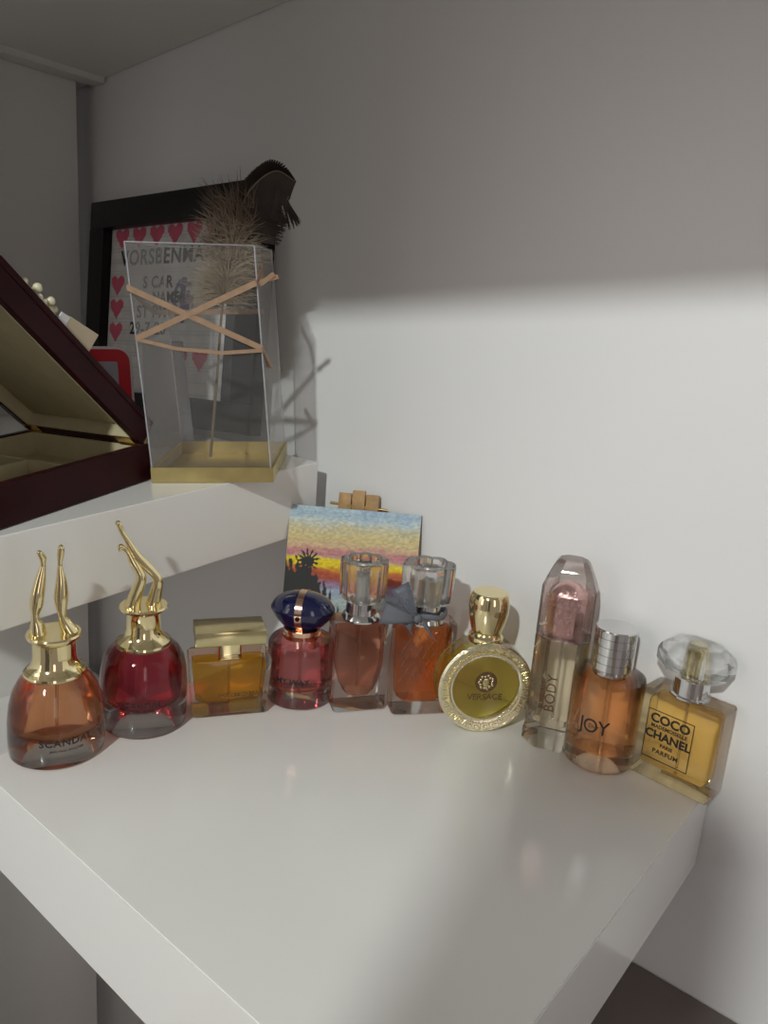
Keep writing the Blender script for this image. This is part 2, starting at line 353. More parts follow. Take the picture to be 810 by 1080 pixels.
# bottle 4: pink cylinder with navy pebble cap
t = thing('perfume_bottle', 'round pink perfume bottle with a navy blue pebble cap and gold band', 'perfume bottle', (-.2900, -.1230, 0), at(-58))
obj('glass_body', lathe([(.0235, 0), (.0255, .0015), (.0262, .004), (.0264, .045), (.0258, .0495), (.0235, .0520), (.0150, .0530), (.0135, .0560), (.0130, .0570)], 56), M['glass'], t, 35)
obj('liquid', lathe([(.0150, .0115), (.0200, .0125), (.0222, .0160), (.0228, .0420), (.0215, .0465), (.0130, .0480)], 48), L['my'], t, 35)
bm = bmesh.new(); tube(bm, [(0, 0, .014), (0, 0, .052)], .001); obj('dip_tube', bm, M['frostube'], t, 60)
obj('collar', lathe([(.0150, .0530), (.0152, .0560), (.0138, .0565), (.0138, .0580), (.0146, .0585), (.0146, .0605), (.0120, .0610)], 48), M['rose'], t, 35)
prof = [(.0120, .0605), (.0165, .0630), (.0208, .0675), (.0242, .0730), (.0257, .0763), (.0243, .0798), (.0205, .0845), (.0140, .0880), (.0070, .0897), (.0010, .0902)]
P = smoothpath([(r, 0, z) for r, z in prof], 4)
def squash(bm, k=.72):
    for v in bm.verts: v.co.y *= k
    return bm
obj('cap', squash(lathe([(max(p.x, .0008), p.z) for p in P], 56)), M['navy'], t, 50)
bm = bmesh.new()
band = [(-max(p.x, .0004)*.72-.0005, p.z+(.0004 if p.z > .08 else 0)) for p in P]; full = band + [(-b[0], b[1]) for b in band[::-1]]
loft([[(x, y, z) for x in (-.0027, .0027)] + [(x, y*.96, z-.0003*(1 if z > .075 else -1)) for x in (.0027, -.0027)] for y, z in full], bm=bm)
obj('cap_band', bm, M['rose'], t, 40)
bm = lathe([(.0012, -.0004), (.0018, 0), (.0018, .0012), (.0006, .0015)], 20)
bmesh.ops.rotate(bm, verts=bm.verts, matrix=Matrix.Rotation(R(90), 3, 'X')); bmesh.ops.translate(bm, verts=bm.verts, vec=(0, -.0180, .0740))
obj('band_stud', bm, M['mahogany'], t, 40)
text('lettering', 'MY WAY', .0068, M['black'], t, z=.0245, cyl=.0264, bold=.00015)
text('small_lettering', 'GIORGIO ARMANI', .0018, M['brownprint'], t, z=.0165, cyl=.0264)

# bottles 5 and 6: rectangular bottles under fluted crystal stoppers
def crystal_cap(t, r, z0, z1, flutes, top_r):
    n = flutes*6; rings = []
    for z, k in ((z0, .60), (z0+.002, .82), (z0+.0045, .93), (z0+.010, .97), (z1-.003, 1.0), (z1-.0008, .985), (z1, .93)):
        rr = []
        for i in range(n):
            a = 2*PI*i/n; q = abs(math.cos(a*flutes/2)); rr.append((r*k*(.84+.16*q)*math.cos(a), r*k*(.84+.16*q)*math.sin(a), z))
        rings.append(rr)
    rings.append([(p[0]*.62, p[1]*.62, z1) for p in rings[-1]]); rings.append([(p[0]*.92, p[1]*.92, z1-.0035) for p in rings[-1]])
    obj('crystal_cap', loft(rings), M['crystal'], t, 25)
    obj('cap_core', lathe([(.0066, z0-.001), (.0070, z0+.001), (.0070, z1-.012), (.0050, z1-.0095), (.0020, z1-.0085)], 32), M['silverb'], t, 35)
t = thing('perfume_bottle', 'peach coloured rectangular bottle with fluted crystal stopper, right of the pink one', 'perfume bottle', (-.2500, -.0987, 0), at(-34))
def slab(w0, w1, d0, d1, h, r=.003):
    return loft([rrect(w0-.004, d0-.003, r*.6, 0), rrect(w0, d0, r, .0015), rrect(w0, d0, r, .004), rrect(w1, d1, r, h-.004), rrect(w1-.001, d1-.001, r, h-.001), rrect(w1-.006, d1-.005, r, h)])
obj('glass_body', slab(.0425, .0460, .0260, .0260, .0750), M['glass'], t, 35)
lv = []
for k in range(15):                                                     # the liquid narrows to a smile-shaped waist at its foot
    z = .012+.055*k/14; q = k/14
    w = .018+.020*min(1, (q*2.2)**.5) ; lv.append(rrect(w, .0175, .0045, z))
obj('liquid', loft(lv), L['la'], t, 40)
bm = bmesh.new(); tube(bm, [(0, 0, .016), (0, 0, .078)], .0011); obj('dip_tube', bm, M['frostube'], t, 60)
obj('neck', lathe([(.0150, .0745), (.0155, .0760), (.0140, .0785), (.0125, .0800), (.0120, .0890), (.0100, .0900)], 40), M['silver'], t, 35)
crystal_cap(t, .0195, .0885, .1225, 10, 0)
bm = bmesh.new(); loft([rrect(.0110, .0006, .0002, z, cx=x, cy=-.0105) for z, x in ((.040, .0130), (.0475, .0155), (.0505, .0165))], bm=bm)

t = thing('perfume_bottle', 'orange-brown rectangular bottle with lattice glass and crystal stopper, behind the round gold one', 'perfume bottle', (-.2120, -.0665, 0), at(-39))
obj('glass_body', slab(.0470, .0490, .0245, .0245, .0765), M['glass'], t, 35)
obj('liquid', loft([rrect(.030, .0150, .0040, .010), rrect(.0390, .0180, .0040, .014), rrect(.0420, .0195, .0040, .0650), rrect(.0420, .0195, .0040, .0700)]), L['ta'], t, 40)
bm = bmesh.new()
for i in range(-6, 7):                                                  # lattice relief on the front of the glass
    for s in (-1, 1):
        pts = []
        for k in range(12):
            z = .030+k*.0038; x = i*.0066+s*(z-.030)*.55
            if abs(x) < .0205: pts.append((x, -.0125, z))
        if len(pts) > 2: tube(bm, pts, .00042, 5)
obj('lattice_relief', bm, M['glass'], t, 60)
obj('neck', lathe([(.0155, .0755), (.0160, .0770), (.0150, .0800), (.0128, .0810), (.0120, .0900), (.0100, .0905)], 40), M['silver'], t, 35)
crystal_cap(t, .0215, .0900, .1225, 8, 0)
# organza bow tied round the neck
def ribbon_loop(bm, c, ang, length, wid, puff, droop):
    rows = []; n = 14
    d = Vector((math.cos(ang), 0, math.sin(ang)))
    side = Vector((-math.sin(ang), 0, math.cos(ang)))
    for k in range(n+1):
        a = 2*PI*k/n; s = (1-math.cos(a))/2; p = Vector(c)+d*length*s+Vector((0, -puff*math.sin(a), -droop*s*s))
        w = wid*(.25+.75*s); rows.append([p+side*w, p+side*w*.4+Vector((0, -.0008, 0)), p-side*w*.3+Vector((0, .0006, 0)), p-side*w])
    loft(rows, closed=False, cap=False, bm=bm)
def tail(bm, c, pts, wid):
    P = smoothpath(pts, 5); rows = []
    for i, p in enumerate(P):
        q = i/len(P); w = wid*(.4+.8*q); rows.append([p+Vector((-w*.5, -.0006*math.sin(i), w*.6)), p+Vector((0, .001*math.sin(i*1.3), 0)), p+Vector((w*.5, -.0006, -w*.6))])
    loft(rows, closed=False, cap=False, bm=bm)
bm = bmesh.new(); ribbon_loop(bm, (-.012, -.0155, .0835), R(165), .027, .0085, .006, .002)
o1 = obj('bow_loop', bm, M['bowsolid'], t, 60); o1.modifiers.new('s', 'SOLIDIFY').thickness = .0004
bm = bmesh.new(); ribbon_loop(bm, (-.012, -.0155, .0830), R(118), .030, .0075, .005, 0)
o1 = obj('bow_loop', bm, M['bow'], t, 60); o1.modifiers.new('s', 'SOLIDIFY').thickness = .0003
bm = bmesh.new(); tail(bm, 0, [(-.010, -.0160, .0845), (-.004, -.0172, .0805), (-.002, -.0175, .0740), (.001, -.0165, .0700)], .0080)
tail(bm, 0, [(-.013, -.0160, .0845), (-.018, -.0180, .0790), (-.017, -.0175, .0745)], .0070)
o1 = obj('bow_tail', bm, M['bowsolid'], t, 60); o1.modifiers.new('s', 'SOLIDIFY').thickness = .0004
bm = bmesh.new(); tube(bm, [(.0158*math.cos(a*PI/12), .0158*math.sin(a*PI/12), .0835-.001*math.sin(a)) for a in range(25)], .0016, 8, 1.4)
bmesh.ops.create_icosphere(bm, subdivisions=2, radius=.0038, matrix=Matrix.Translation((-.011, -.0165, .0840)))
obj('bow_band', bm, M['bowsolid'], t, 60)

# bottle 7: round golden disc bottle
def disc(prof, n=72):
    """lathe about the local Y axis, centre at the origin: prof of (r, y)"""
    return loft([[(r*math.cos(2*PI*i/n), y, r*math.sin(2*PI*i/n)) for i in range(n)] for r, y in prof])
t = thing('perfume_bottle', 'round disc-shaped golden perfume bottle with an engraved gold ring and gold bulb cap', 'perfume bottle', (-.1650, -.0510, 0), at(-42))
cz = .0365
def ringdisc(prof, n=72):
    return loft([[(r*math.cos(2*PI*i/n), y, r*math.sin(2*PI*i/n)) for i in range(n)] for r, y in prof+prof[:1]], cap=False)
def up(bm, z=cz, y=0, x=0): bmesh.ops.translate(bm, verts=bm.verts, vec=(x, y, z)); return bm
obj('glass_body', up(disc([(.0255, -.0125), (.0270, -.0132), (.0340, -.0132), (.0362, -.0115), (.0365, 0), (.0362, .0070), (.0335, .0098), (.0250, .0108)])), M['glass'], t, 35)
obj('liquid', up(disc([(.0240, -.0115), (.0285, -.0095), (.0320, -.0060), (.0330, .0020), (.0310, .0065), (.0250, .0088)])), L['ve'], t, 40)
obj('engraved_ring', up(ringdisc([(.0362, -.0118), (.0366, -.0135), (.0352, -.0150), (.0285, -.0142), (.0262, -.0126), (.0258, -.0134), (.0270, -.0132)])), M['palegold'], t, 35)
bm = bmesh.new()
for i in range(28):                                                    # greek key pattern
    a = 2*PI*(i+.5)/28; T = Matrix.Rotation(-a, 4, 'Y') @ Matrix.Translation((0, -.0149, .0318))
    for (x0, x1, z0, z1) in ((-.0028, .0022, .0021, .0027), (-.0028, -.0022, -.0026, .0021), (.0016, .0022, -.0012, .0021), (-.0010, .0022, -.0014, -.0009), (-.0010, -.0005, -.0012, .0006), (-.0028, .0034, -.0030, -.0026)):
        box(bm, x0, x1, -.0003, .0006, z0, z1, mat=T)
for v in bm.verts: v.co.z += cz
obj('greek_key_relief', bm, M['gold'], t)
obj('emblem', up(disc([(.0086, -.0136), (.0084, -.0141), (.0077, -.0141), (.0076, -.0139), (.0070, -.0139)], 40), z=.0415), M['brownprint'], t, 35)
bm = bmesh.new()
bmesh.ops.create_uvsphere(bm, u_segments=16, v_segments=10, radius=.0027, matrix=Matrix.Translation((0, -.0142, .0412)) @ Matrix.Diagonal((1, .25, 1.35, 1)))
for k in range(14):
    a = 2*PI*k/14; rr = .0047+.0009*(k % 2)
    bmesh.ops.create_uvsphere(bm, u_segments=8, v_segments=6, radius=.00115, matrix=Matrix.Translation((rr*math.cos(a), -.0142, .0415+rr*math.sin(a))) @ Matrix.Diagonal((1, .4, 1, 1)))
obj('emblem_head', bm, M['goldb'], t, 60)
text('lettering', 'VERSACE', .0068, M['brownprint'], t, y=-.0137, z=.0290, bold=.0001)
obj('neck_ring', lathe([(.0120, .0690), (.0132, .0700), (.0132, .0745), (.0118, .0755), (.0110, .0775)], 40), M['gold'], t, 35)
obj('cap', lathe([(.0110, .0775), (.0117, .0785), (.0122, .0800), (.0138, .0860), (.0150, .0925), (.0154, .0970), (.0152, .1020), (.0143, .1070), (.0128, .1090), (.0005, .1095)], 56), M['gold'], t, 35)

# bottle 8: tall faceted bottle
t = thing('perfume_bottle', 'tall slim faceted bottle of pale yellow perfume with a rose crystal cap', 'perfume bottle', (-.1119, -.0300, 0), at(-70))
obj('glass_body', loft([oct_ring(.0370, .0340, .0090, 0), oct_ring(.0405, .0375, .0095, .0025), oct_ring(.0405, .0375, .0095, .0100), oct_ring(.0385, .0355, .0095, .0140), oct_ring(.0390, .0360, .0095, .0860)]), M['glass'], t, 20)
obj('liquid', loft([oct_ring(.0180, .0160, .0040, .0140), oct_ring(.0280, .0255, .0070, .0170), oct_ring(.0305, .0280, .0075, .0230), oct_ring(.0315, .0290, .0075, .0820)]), L['bu'], t, 20)
bm = bmesh.new(); tube(bm, [(0, 0, .018), (0, 0, .086)], .001); obj('dip_tube', bm, M['frostube'], t, 60)
obj('cap', loft([oct_ring(.0375, .0345, .0090, .0865), oct_ring(.0390, .0360, .0095, .0880), oct_ring(.0385, .0355, .0095, .1240), oct_ring(.0300, .0280, .0080, .1350), oct_ring(.0230, .0210, .0060, .1425), oct_ring(.0190, .0175, .0050, .1445)]), M['rosecrystal'], t, 20)
obj('cap_insert', loft([oct_ring(.0235, .0215, .0050, .0875), oct_ring(.0250, .0230, .0055, .0900), oct_ring(.0255, .0230, .0055, .1180), oct_ring(.0220, .0200, .0050, .1205), oct_ring(.0130, .0120, .0030, .1255), oct_ring(.0060, .0050, .0010, .1270)]), M['rosecrumple'], t, 30)
obj('pump', lathe([(.0078, .0830), (.0080, .0850), (.0080, .0880), (.0060, .0890)], 32), M['silver'], t, 35)
text('lettering', 'BODY', .0105, M['brownprint'], t, x=-.0020, y=-.0184, z=.0460, rot=R(-90), spacing=1.05)
text('small_lettering', 'BURBERRY', .0046, M['brownprint'], t, x=-.0078, y=-.0184, z=.0440, rot=R(-90), bold=.00028, spacing=1.15, sx=.9)

# bottle 9: cylinder with grooved silver cap
t = thing('perfume_bottle', 'cylindrical bright orange perfume bottle with a ribbed silver cap', 'perfume bottle', (-.0745, -.0265, 0), at(-90))
obj('glass_body', lathe([(.0222, 0), (.0242, .0010), (.0250, .0030), (.0256, .0640), (.0250, .0672), (.0225, .0682), (.0150, .0686), (.0130, .0700)], 56), M['glass'], t, 35)
obj('liquid', lathe([(.0120, .0118), (.0205, .0122), (.0222, .0140), (.0232, .0590), (.0228, .0600)], 48), L['joy'], t, 35)
bm = bmesh.new(); tube(bm, [(0, 0, .013), (0, 0, .069)], .0010); obj('dip_tube', bm, M['frostube'], t, 60)
obj('pump', lathe([(.0125, .0675), (.0128, .0690), (.0128, .0730), (.0110, .0735)], 36), M['silver'], t, 35)
pr = [(.0138, .0725), (.0147, .0732)]
for k in range(4):
    z = .0732+k*.0062; pr += [(.0148, z), (.0148, z+.0050), (.0142, z+.0052), (.0142, z+.0060), (.0148, z+.0062)]
pr += [(.0148, .1020), (.0142, .1030), (.0005, .1032)]
obj('cap', lathe(pr, 56), M['silver'], t, 30)
text('lettering', 'JOY', .0150, M['black'], t, x=.0035, z=.0355, cyl=.0254, spacing=.9, sx=.9)
text('small_lettering', 'Dior', .0040, M['black'], t, x=.0035, z=.0360, cyl=.0254)
text('base_lettering', 'DIOR', .0055, M['silverb'], t, z=.0065, cyl=.0252, spacing=1.5)

# bottle 10: square bottle with faceted stopper
t = thing('perfume_bottle', 'rectangular honey-yellow bottle with a framed label and chunky faceted glass stopper, rightmost', 'perfume bottle', (-.0215, -.0150, 0), R(-6.1))
obj('glass_body', bxm(-.0285, .0285, -.0145, .0135, 0, .0665, bev=.0028, seg=3), M['glass'], t, 30)
obj('liquid', bxm(-.0235, .0235, -.0105, .0095, .0085, .0600, bev=.0035, seg=3), L['ch'], t, 30)
bm = bmesh.new(); tube(bm, [(0, 0, .010), (0, 0, .068)], .0010); obj('dip_tube', bm, M['frostube'], t, 60)
obj('neck', lathe([(.0130, .0660), (.0136, .0668), (.0136, .0680), (.0120, .0686), (.0120, .0800), (.0108, .0808)], 40), M['silver'], t, 35)
def st(w, d, ch, z): return oct_ring(w*.90, d*.90, ch*.9, z)
obj('stopper', loft([st(.0240, .0200, .0060, .0790), st(.0400, .0300, .0090, .0830), st(.0510, .0390, .0115, .0865), st(.0540, .0410, .0120, .0885), st(.0540, .0410, .0120, .0960), st(.0500, .0380, .0110, .1000), st(.0360, .0260, .0075, .1050), st(.0260, .0190, .0060, .1062)]), M['crystal'], t, 15)
obj('stopper_core', lathe([(.0060, .0800), (.0062, .0810), (.0062, .0985), (.0050, .0995)], 32), M['goldb'], t, 35)
bm = bmesh.new(); x0, x1, z0, z1, lw = -.0205, .0125, .0170, .0535, .0006
for a in ((x0, x1, z0, z0+lw), (x0, x1, z1-lw, z1), (x0, x0+lw, z0+lw, z1-lw), (x1-lw, x1, z0+lw, z1-lw)):
    box(bm, a[0], a[1], -.0148, -.01455, a[2], a[3])
obj('label_frame', bm, M['black'], t)
for s, sz, zz, bd in (('COCO', .0092, .0475, .0003), ('MADEMOISELLE', .0037, .0418, .0001), ('CHANEL', .0084, .0353, .0003), ('PARIS', .0036, .0288, .0001), ('PARFUM', .0046, .0236, .00012)):
    text('lettering', s, sz, M['black'], t, x=-.004, y=-.0147, z=zz, bold=bd, spacing=1.12 if s in ('PARFUM',) else 1.0)

# ---------------- painting on a small easel ----------------
def hashn(x, y):
    v = math.sin(x*12.9898+y*78.233)*43758.5453; return v-math.floor(v)
def vnoise(x, y):
    xi, yi = math.floor(x), math.floor(y); fx, fy = x-xi, y-yi; fx = fx*fx*(3-2*fx); fy = fy*fy*(3-2*fy)
    a, b, c, d = hashn(xi, yi), hashn(xi+1, yi), hashn(xi, yi+1), hashn(xi+1, yi+1)
    return (a*(1-fx)+b*fx)*(1-fy)+(c*(1-fx)+d*fx)*fy
def srgb(c): return tuple((x/255/12.92 if x <= 10 else ((x/255+.055)/1.055)**2.4) for x in c)
def lerp3(a, b, t): return tuple(a[i]*(1-t)+b[i]*t for i in range(3))
def painted_grid(w, h, nx, ny, fn, y=0):
    """front sheet in XZ facing -Y with a colour per vertex"""
    vs = [(w*(i/nx), y, h*(j/ny)) for j in range(ny+1) for i in range(nx+1)]
    fs = [(j*(nx+1)+i, j*(nx+1)+i+1, (j+1)*(nx+1)+i+1, (j+1)*(nx+1)+i) for j in range(ny) for i in range(nx)]
    me = bpy.data.meshes.new('sheet'); me.from_pydata(vs, [], fs)
    ca = me.color_attributes.new('Col', 'FLOAT_COLOR', 'POINT')
    buf = []
    for j in range(ny+1):
        for i in range(nx+1): buf += [*fn(i/nx, j/ny), 1.0]
    ca.data.foreach_set('color', buf); return me
stops = [(0.0, (150, 165, 160)), (.10, (165, 185, 185)), (.20, (150, 165, 190)), (.27, (150, 110, 135)), (.34, (165, 75, 55)), (.40, (195, 110, 50)), (.44, (225, 200, 30)), (.49, (228, 205, 40)), (.51, (195, 170, 140)), (.56, (190, 120, 130)), (.62, (205, 175, 140)), (.70, (205, 190, 135)), (.78, (200, 190, 150)), (.86, (195, 205, 200)), (.93, (160, 185, 200)), (1.0, (175, 195, 205))]
palms = [(.155, .47, .9)]
def sunset(u, v):
    q = v+.10*(vnoise(u*7, v*30)-.5)*.6+.03*(vnoise(u*30, v*60)-.5)-.02*u
    q = max(0, min(1, q)); c = stops[-1][1]
    for (a, ca), (b, cb) in zip(stops, stops[1:]):
        if a <= q <= b: c = lerp3(ca, cb, (q-a)/(b-a)); break
    if v > .78 and u > .55: c = lerp3(c, (150, 175, 205), min(1, (v-.78)*5)*vnoise(u*9, v*14))
    n = .90+.2*vnoise(u*60, v*90); c = tuple(x*n for x in c)
    # dark palms and bushes at the lower left
    edge = .43-1.55*max(0, u-.17) + .16*(vnoise(u*60, v*22)-.5)+.03*math.sin(u*130+v*20)
    if u < .48 and v < edge: c = (48, 50, 50)
    for px, py, k in palms:
        dx, dy = u-px-.02, (v-py)*.8; r = math.hypot(dx, dy); a = math.atan2(dy, dx)
        if r < .10*k*(.22+.55*abs(math.cos(a*6.5+px*9))**2+.45*vnoise(a*6+px*50, r*70)) : c = (45, 46, 48)
        if abs(u-px-.02) < .006 and v < py: c = (45, 46, 48)
    return srgb(c)
PW, PH = .122, .094
pm = axes((-.3668, -.0720, .0420), (.908, .419, .045), (-.11, .20, .97))
t = thing('canvas_painting', 'small stretched canvas painted with a sunset sky and dark palm trees, behind the bottles', 'painting', mat=pm)
obj('canvas', bxm(0, PW, .0006, .0120, 0, PH, bev=.0008), M['canvasedge'], t, 40)
me = painted_grid(PW, PH, 150, 115, sunset); me.materials.append(M['paint']); o = bpy.data.objects.new('painted_face', me); COL.objects.link(o); o.parent = t
em = pm.copy()
t = thing('tabletop_easel', 'miniature light wooden easel holding the sunset painting', 'easel', mat=pm @ Matrix.Translation((.060, 0, 0)))
obj('ledge', bxm(-.050, .050, -.006, .016, -.006, -.0008, bev=.001), M['wood'], t, 40)
bm = bmesh.new()
for x in (-.0130, .0, .0130): box(bm, x-.0060, x+.0060, .0130, .0170, .080, .1095+(.002 if x == 0 else -.001), bev=.0007)
obj('clamp_block', bm, M['wood'], t, 40)
bm = bmesh.new(); tube(bm, [(-.027, .0150, .0985), (.027, .0150, .0955)], .0013, 10); obj('clamp_screw', bm, M['brass'], t, 60)
inv = (pm @ Matrix.Translation((.060, 0, 0))).inverted()
def foot(wx, wy): return inv @ Vector((wx, wy, .0012))
for a, b in (((-.008, .0150, .098), (-.347, -.0510)), ((.008, .0150, .098), (-.282, -.0210)), ((0, .0175, .096), (-.328, -.0060))):
    bm = bmesh.new(); A = Vector(a); Bf = foot(*b); tube(bm, [A, (A+Bf)/2, Bf], .0030, 8); obj('leg', bm, M['wood'], t, 40)

# ---------------- jewellery box on the middle board ----------------
UPT = (0, -.0728, .9973)
jm = axes((-.4304, -.1660, .1596), (.2799, -.9575, -.0700), UPT)
t = thing('jewellery_box', 'dark red lacquered jewellery box with its cream lined lid half open', 'jewellery box', mat=jm)
JW, JD, JH, TH = .128, .183, .0300, .007
bm = bmesh.new()
box(bm, 0, JD, -TH, 0, 0, JH, bev=.0008); box(bm, 0, JD, -JW, -JW+TH, 0, JH, bev=.0008)
box(bm, 0, TH, -JW+TH, -TH, 0, JH); box(bm, JD-TH, JD, -JW+TH, -TH, 0, JH); box(bm, TH, JD-TH, -JW+TH, -TH, 0, .004)
obj('base', bm, M['mahogany'], t)
bm = bmesh.new(); e = .0004
box(bm, TH, TH+.002, -JW+TH+e, -TH-e, .004, JH-.001); box(bm, JD-TH-.002, JD-TH, -JW+TH+e, -TH-e, .004, JH-.001)
box(bm, TH+.002, JD-TH-.002, -TH-.002, -TH-e, .004, JH-.001); box(bm, TH+.002, JD-TH-.002, -JW+TH+e, -JW+TH+.002, .004, JH-.001)
box(bm, TH+.002, JD-TH-.002, -JW+TH+.002, -TH-.002, .004, .010)
box(bm, .060, .064, -JW+.010, -TH-.002, .010, .022, bev=.001); box(bm, .064, .150, -.070, -.066, .010, .022, bev=.001)
obj('lining', bm, M['cream'], t, 40)
# lid: turned 45 degrees about the hinge line at the top rear edge
lm = Matrix.Translation((.0075, 0, JH+.0005)) @ Matrix.Rotation(R(-44.0), 4, 'Y')
bm = bmesh.new(); LH = .0165
box(bm, 0, JD, -TH, 0, 0, LH, bev=.0008); box(bm, 0, JD, -JW, -JW+TH, 0, LH, bev=.0008)
box(bm, 0, TH, -JW+TH, -TH, 0, LH); box(bm, JD-TH, JD, -JW+TH, -TH, 0, LH); box(bm, -.0, JD, -JW, 0, LH, LH+.0055, bev=.0015)
bm.transform(lm); obj('lid', bm, M['mahogany'], t)
bm = bmesh.new()
box(bm, TH, TH+.0015, -JW+TH+e, -TH-e, .0005, LH); box(bm, JD-TH-.0015, JD-TH, -JW+TH+e, -TH-e, .0005, LH)
box(bm, TH, JD-TH, -TH-.0015, -TH-e, .0005, LH); box(bm, TH, JD-TH, -JW+TH+e, -JW+TH+.0015, .0005, LH)
box(bm, TH+.002, JD-TH-.002, -JW+TH+.002, -TH-.002, LH-.006, LH-.0002, bev=.003)
bm.transform(lm); obj('lid_lining', bm, M['cream'], t, 40)
for y in (-.014, -JW+.014):
    bm = bmesh.new(); tube(bm, [(-.0010, y-.009, JH+.0005), (-.0010, y+.009, JH+.0005)], .0016, 10)
    box(bm, -.0005, .0105, y-.008, y+.008, JH-.0002, JH+.0008)
    m2 = bmesh.new(); box(m2, -.0005, .0105, y-.008, y+.008, -.0016, -.0006); m2.transform(lm); mt = bpy.data.meshes.new('x'); m2.to_mesh(mt); m2.free(); bm.from_mesh(mt); bpy.data.meshes.remove(mt)
    for k in (0, 1): bmesh.ops.create_icosphere(bm, subdivisions=1, radius=.0011, matrix=Matrix.Translation((.0050, y-.004+.008*k, JH+.0009)))
    obj('hinge', bm, M['brass'], t, 50)
bm = bmesh.new(); tube(bm, smoothpath([(.075, -JW+TH+.003, JH-.001), (.060, -JW+TH+.004, JH+.020), (.050, -JW+TH+.004, JH+.045)], 5), .0006, 6)
obj('stay_cord', bm, M['dark'], t, 60)

# ---------------- clear gift box with cord ----------------
bmx = axes((-.4217, -.1701, .1592), (.6989, .7134, .0516), UPT)
t = thing('clear_gift_box', 'tall clear plastic box with a gold base and tan cord wound round it', 'gift box', mat=bmx)
BW, BD, BHh, BS = .0960, .1000, .1860, .0095
SK = -.0005                                                            # the open top leans slightly to the left
def sk(p): x, y, z = p; return (x-.010*z/BHh, y-.08*0, z)
bm = bmesh.new(); th = .0005
for a, b in (((0, 0), (BW, 0)), ((BW, 0), (BW+BS, BD)), ((BW+BS, BD), (BS, BD)), ((BS, BD), (0, 0))):
    A, Bv = Vector((*a, 0)), Vector((*b, 0)); d = (Bv-A).normalized(); nn = Vector((d.y, -d.x, 0))*th
    loft([[A+Vector((0, 0, z)), Bv+Vector((0, 0, z)), Bv+nn+Vector((0, 0, z)), A+nn+Vector((0, 0, z))] for z in (.001, BHh)], bm=bm)
for v in bm.verts: v.co = Vector(sk(v.co))
obj('plastic_wall', bm, M['plastic'], t)
bm = bmesh.new()
for p in ((0, 0), (BW, 0), (BW+BS, BD), (BS, BD)): tube(bm, [sk((p[0], p[1], .012)), sk((p[0], p[1], BHh))], .0006, 6)
tube(bm, [sk(p) for p in ((0, 0, BHh), (BW, 0, BHh), (BW+BS, BD, BHh), (BS, BD, BHh), (0, 0, BHh))], .0005, 6)
obj('folded_edge', bm, M['frosted'], t, 60)
bm = bmesh.new()
cs = ((-.0010, -.0010), (BW+.0010, -.0010), (BW+BS+.0010, BD+.0010), (BS-.0010, BD+.0010))
for a, b in zip(cs, cs[1:]+cs[:1]):
    A, Bv = Vector((*a, 0)), Vector((*b, 0)); d = (Bv-A).normalized(); nn = Vector((d.y, -d.x, 0))*.0006
    loft([[A+Vector((0, 0, z)), Bv+Vector((0, 0, z)), Bv+nn+Vector((0, 0, z)), A+nn+Vector((0, 0, z))] for z in (0, .0125)], bm=bm)
loft([[Vector((*c, z)) for c in cs] for z in (0, .0010)], bm=bm)
obj('gold_base', bm, M['goldfoil'], t)
def strap(bm, pts, w=.0022, tck=.0008):
    """flat cord along pts lying on the box faces (3D local points)"""
    P = [Vector(p) for p in pts]
    for a, b in zip(P, P[1:]):
        d = (b-a).normalized(); nrm = Vector((0, -1, 0)) if abs(a.y-b.y) < .01 else Vector((1, 0, 0)); s = d.cross(nrm).normalized()*w; nn = d.cross(s).normalized()*tck
        loft([[p+s+nn, p-s+nn, p-s-nn, p+s-nn] for p in (a, b)], bm=bm)
f_ = -.0016
bm = bmesh.new()
strap(bm, [(-.0095, f_, .1530), (.0905, f_-.0006, .1095)]); strap(bm, [(.0905, f_, .1095), (.0950, .0200, .0950), (.0960, .0500, .090)])
strap(bm, [(-.0060, f_-.0004, .1150), (.0870, f_-.0010, .1590)]); strap(bm, [(.0870, f_, .1590), (.0905, .0250, .1680), (.0890, .0500, .172)])
strap(bm, [(-.0060, f_, .1150), (.0250, f_, .1080), (.0600, f_-.0004, .1055), (.0910, f_-.0004, .1080)], .0014)
strap(bm, [(-.0095, BD+.0015, .1300), (.0880, BD+.0015, .1330)]); strap(bm, [(-.0095, f_, .1530), (-.0100, .05, .142), (-.0095, BD+.001, .1300)])
strap(bm, [(.0900, f_, .1580), (.1010, -.0060, .1660)], .0018); strap(bm, [(.0900, f_, .1600), (.1040, -.0050, .1640)], .0016)
obj('cord', bm, M['cord'], t, 40)

# feather standing in the clear box (box frame: x across, z up, y back)
fm = bmx @ Matrix.Translation((0, .040, 0))
t = thing('feather', 'dark brown feather with fluffy beige down sticking out of the clear box', 'feather', mat=fm)
qp = smoothpath([(.0420, 0, .012), (.0500, 0, .080), (.0560, 0, .1344), (.0618, 0, .1645), (.0688, 0, .1939), (.0755, 0, .2190), (.0878, 0, .2355), (.1028, 0, .2437), (.1169, 0, .2366)], 10)
bm = bmesh.new(); tube(bm, qp, [.0013*(1-.75*i/len(qp)) for i in range(len(qp))], 7); obj('quill', bm, M['quill'], t, 60)
def strand(bm, p, d, length, w, curl=(0, 0, 0), n=4, bend=0):
    rows = []; p = Vector(p); d = Vector(d).normalized(); s = d.cross(Vector((0, 1, 0))).normalized()
    for k in range(n+1):
        q = k/n; c = p+d*length*q+Vector(curl)*q*q; ww = w*(1-.85*q)
        rows.append([c-s*ww, c+s*ww])
    loft(rows, closed=False, cap=False, bm=bm)
bm = bmesh.new(); NQ = len(qp)
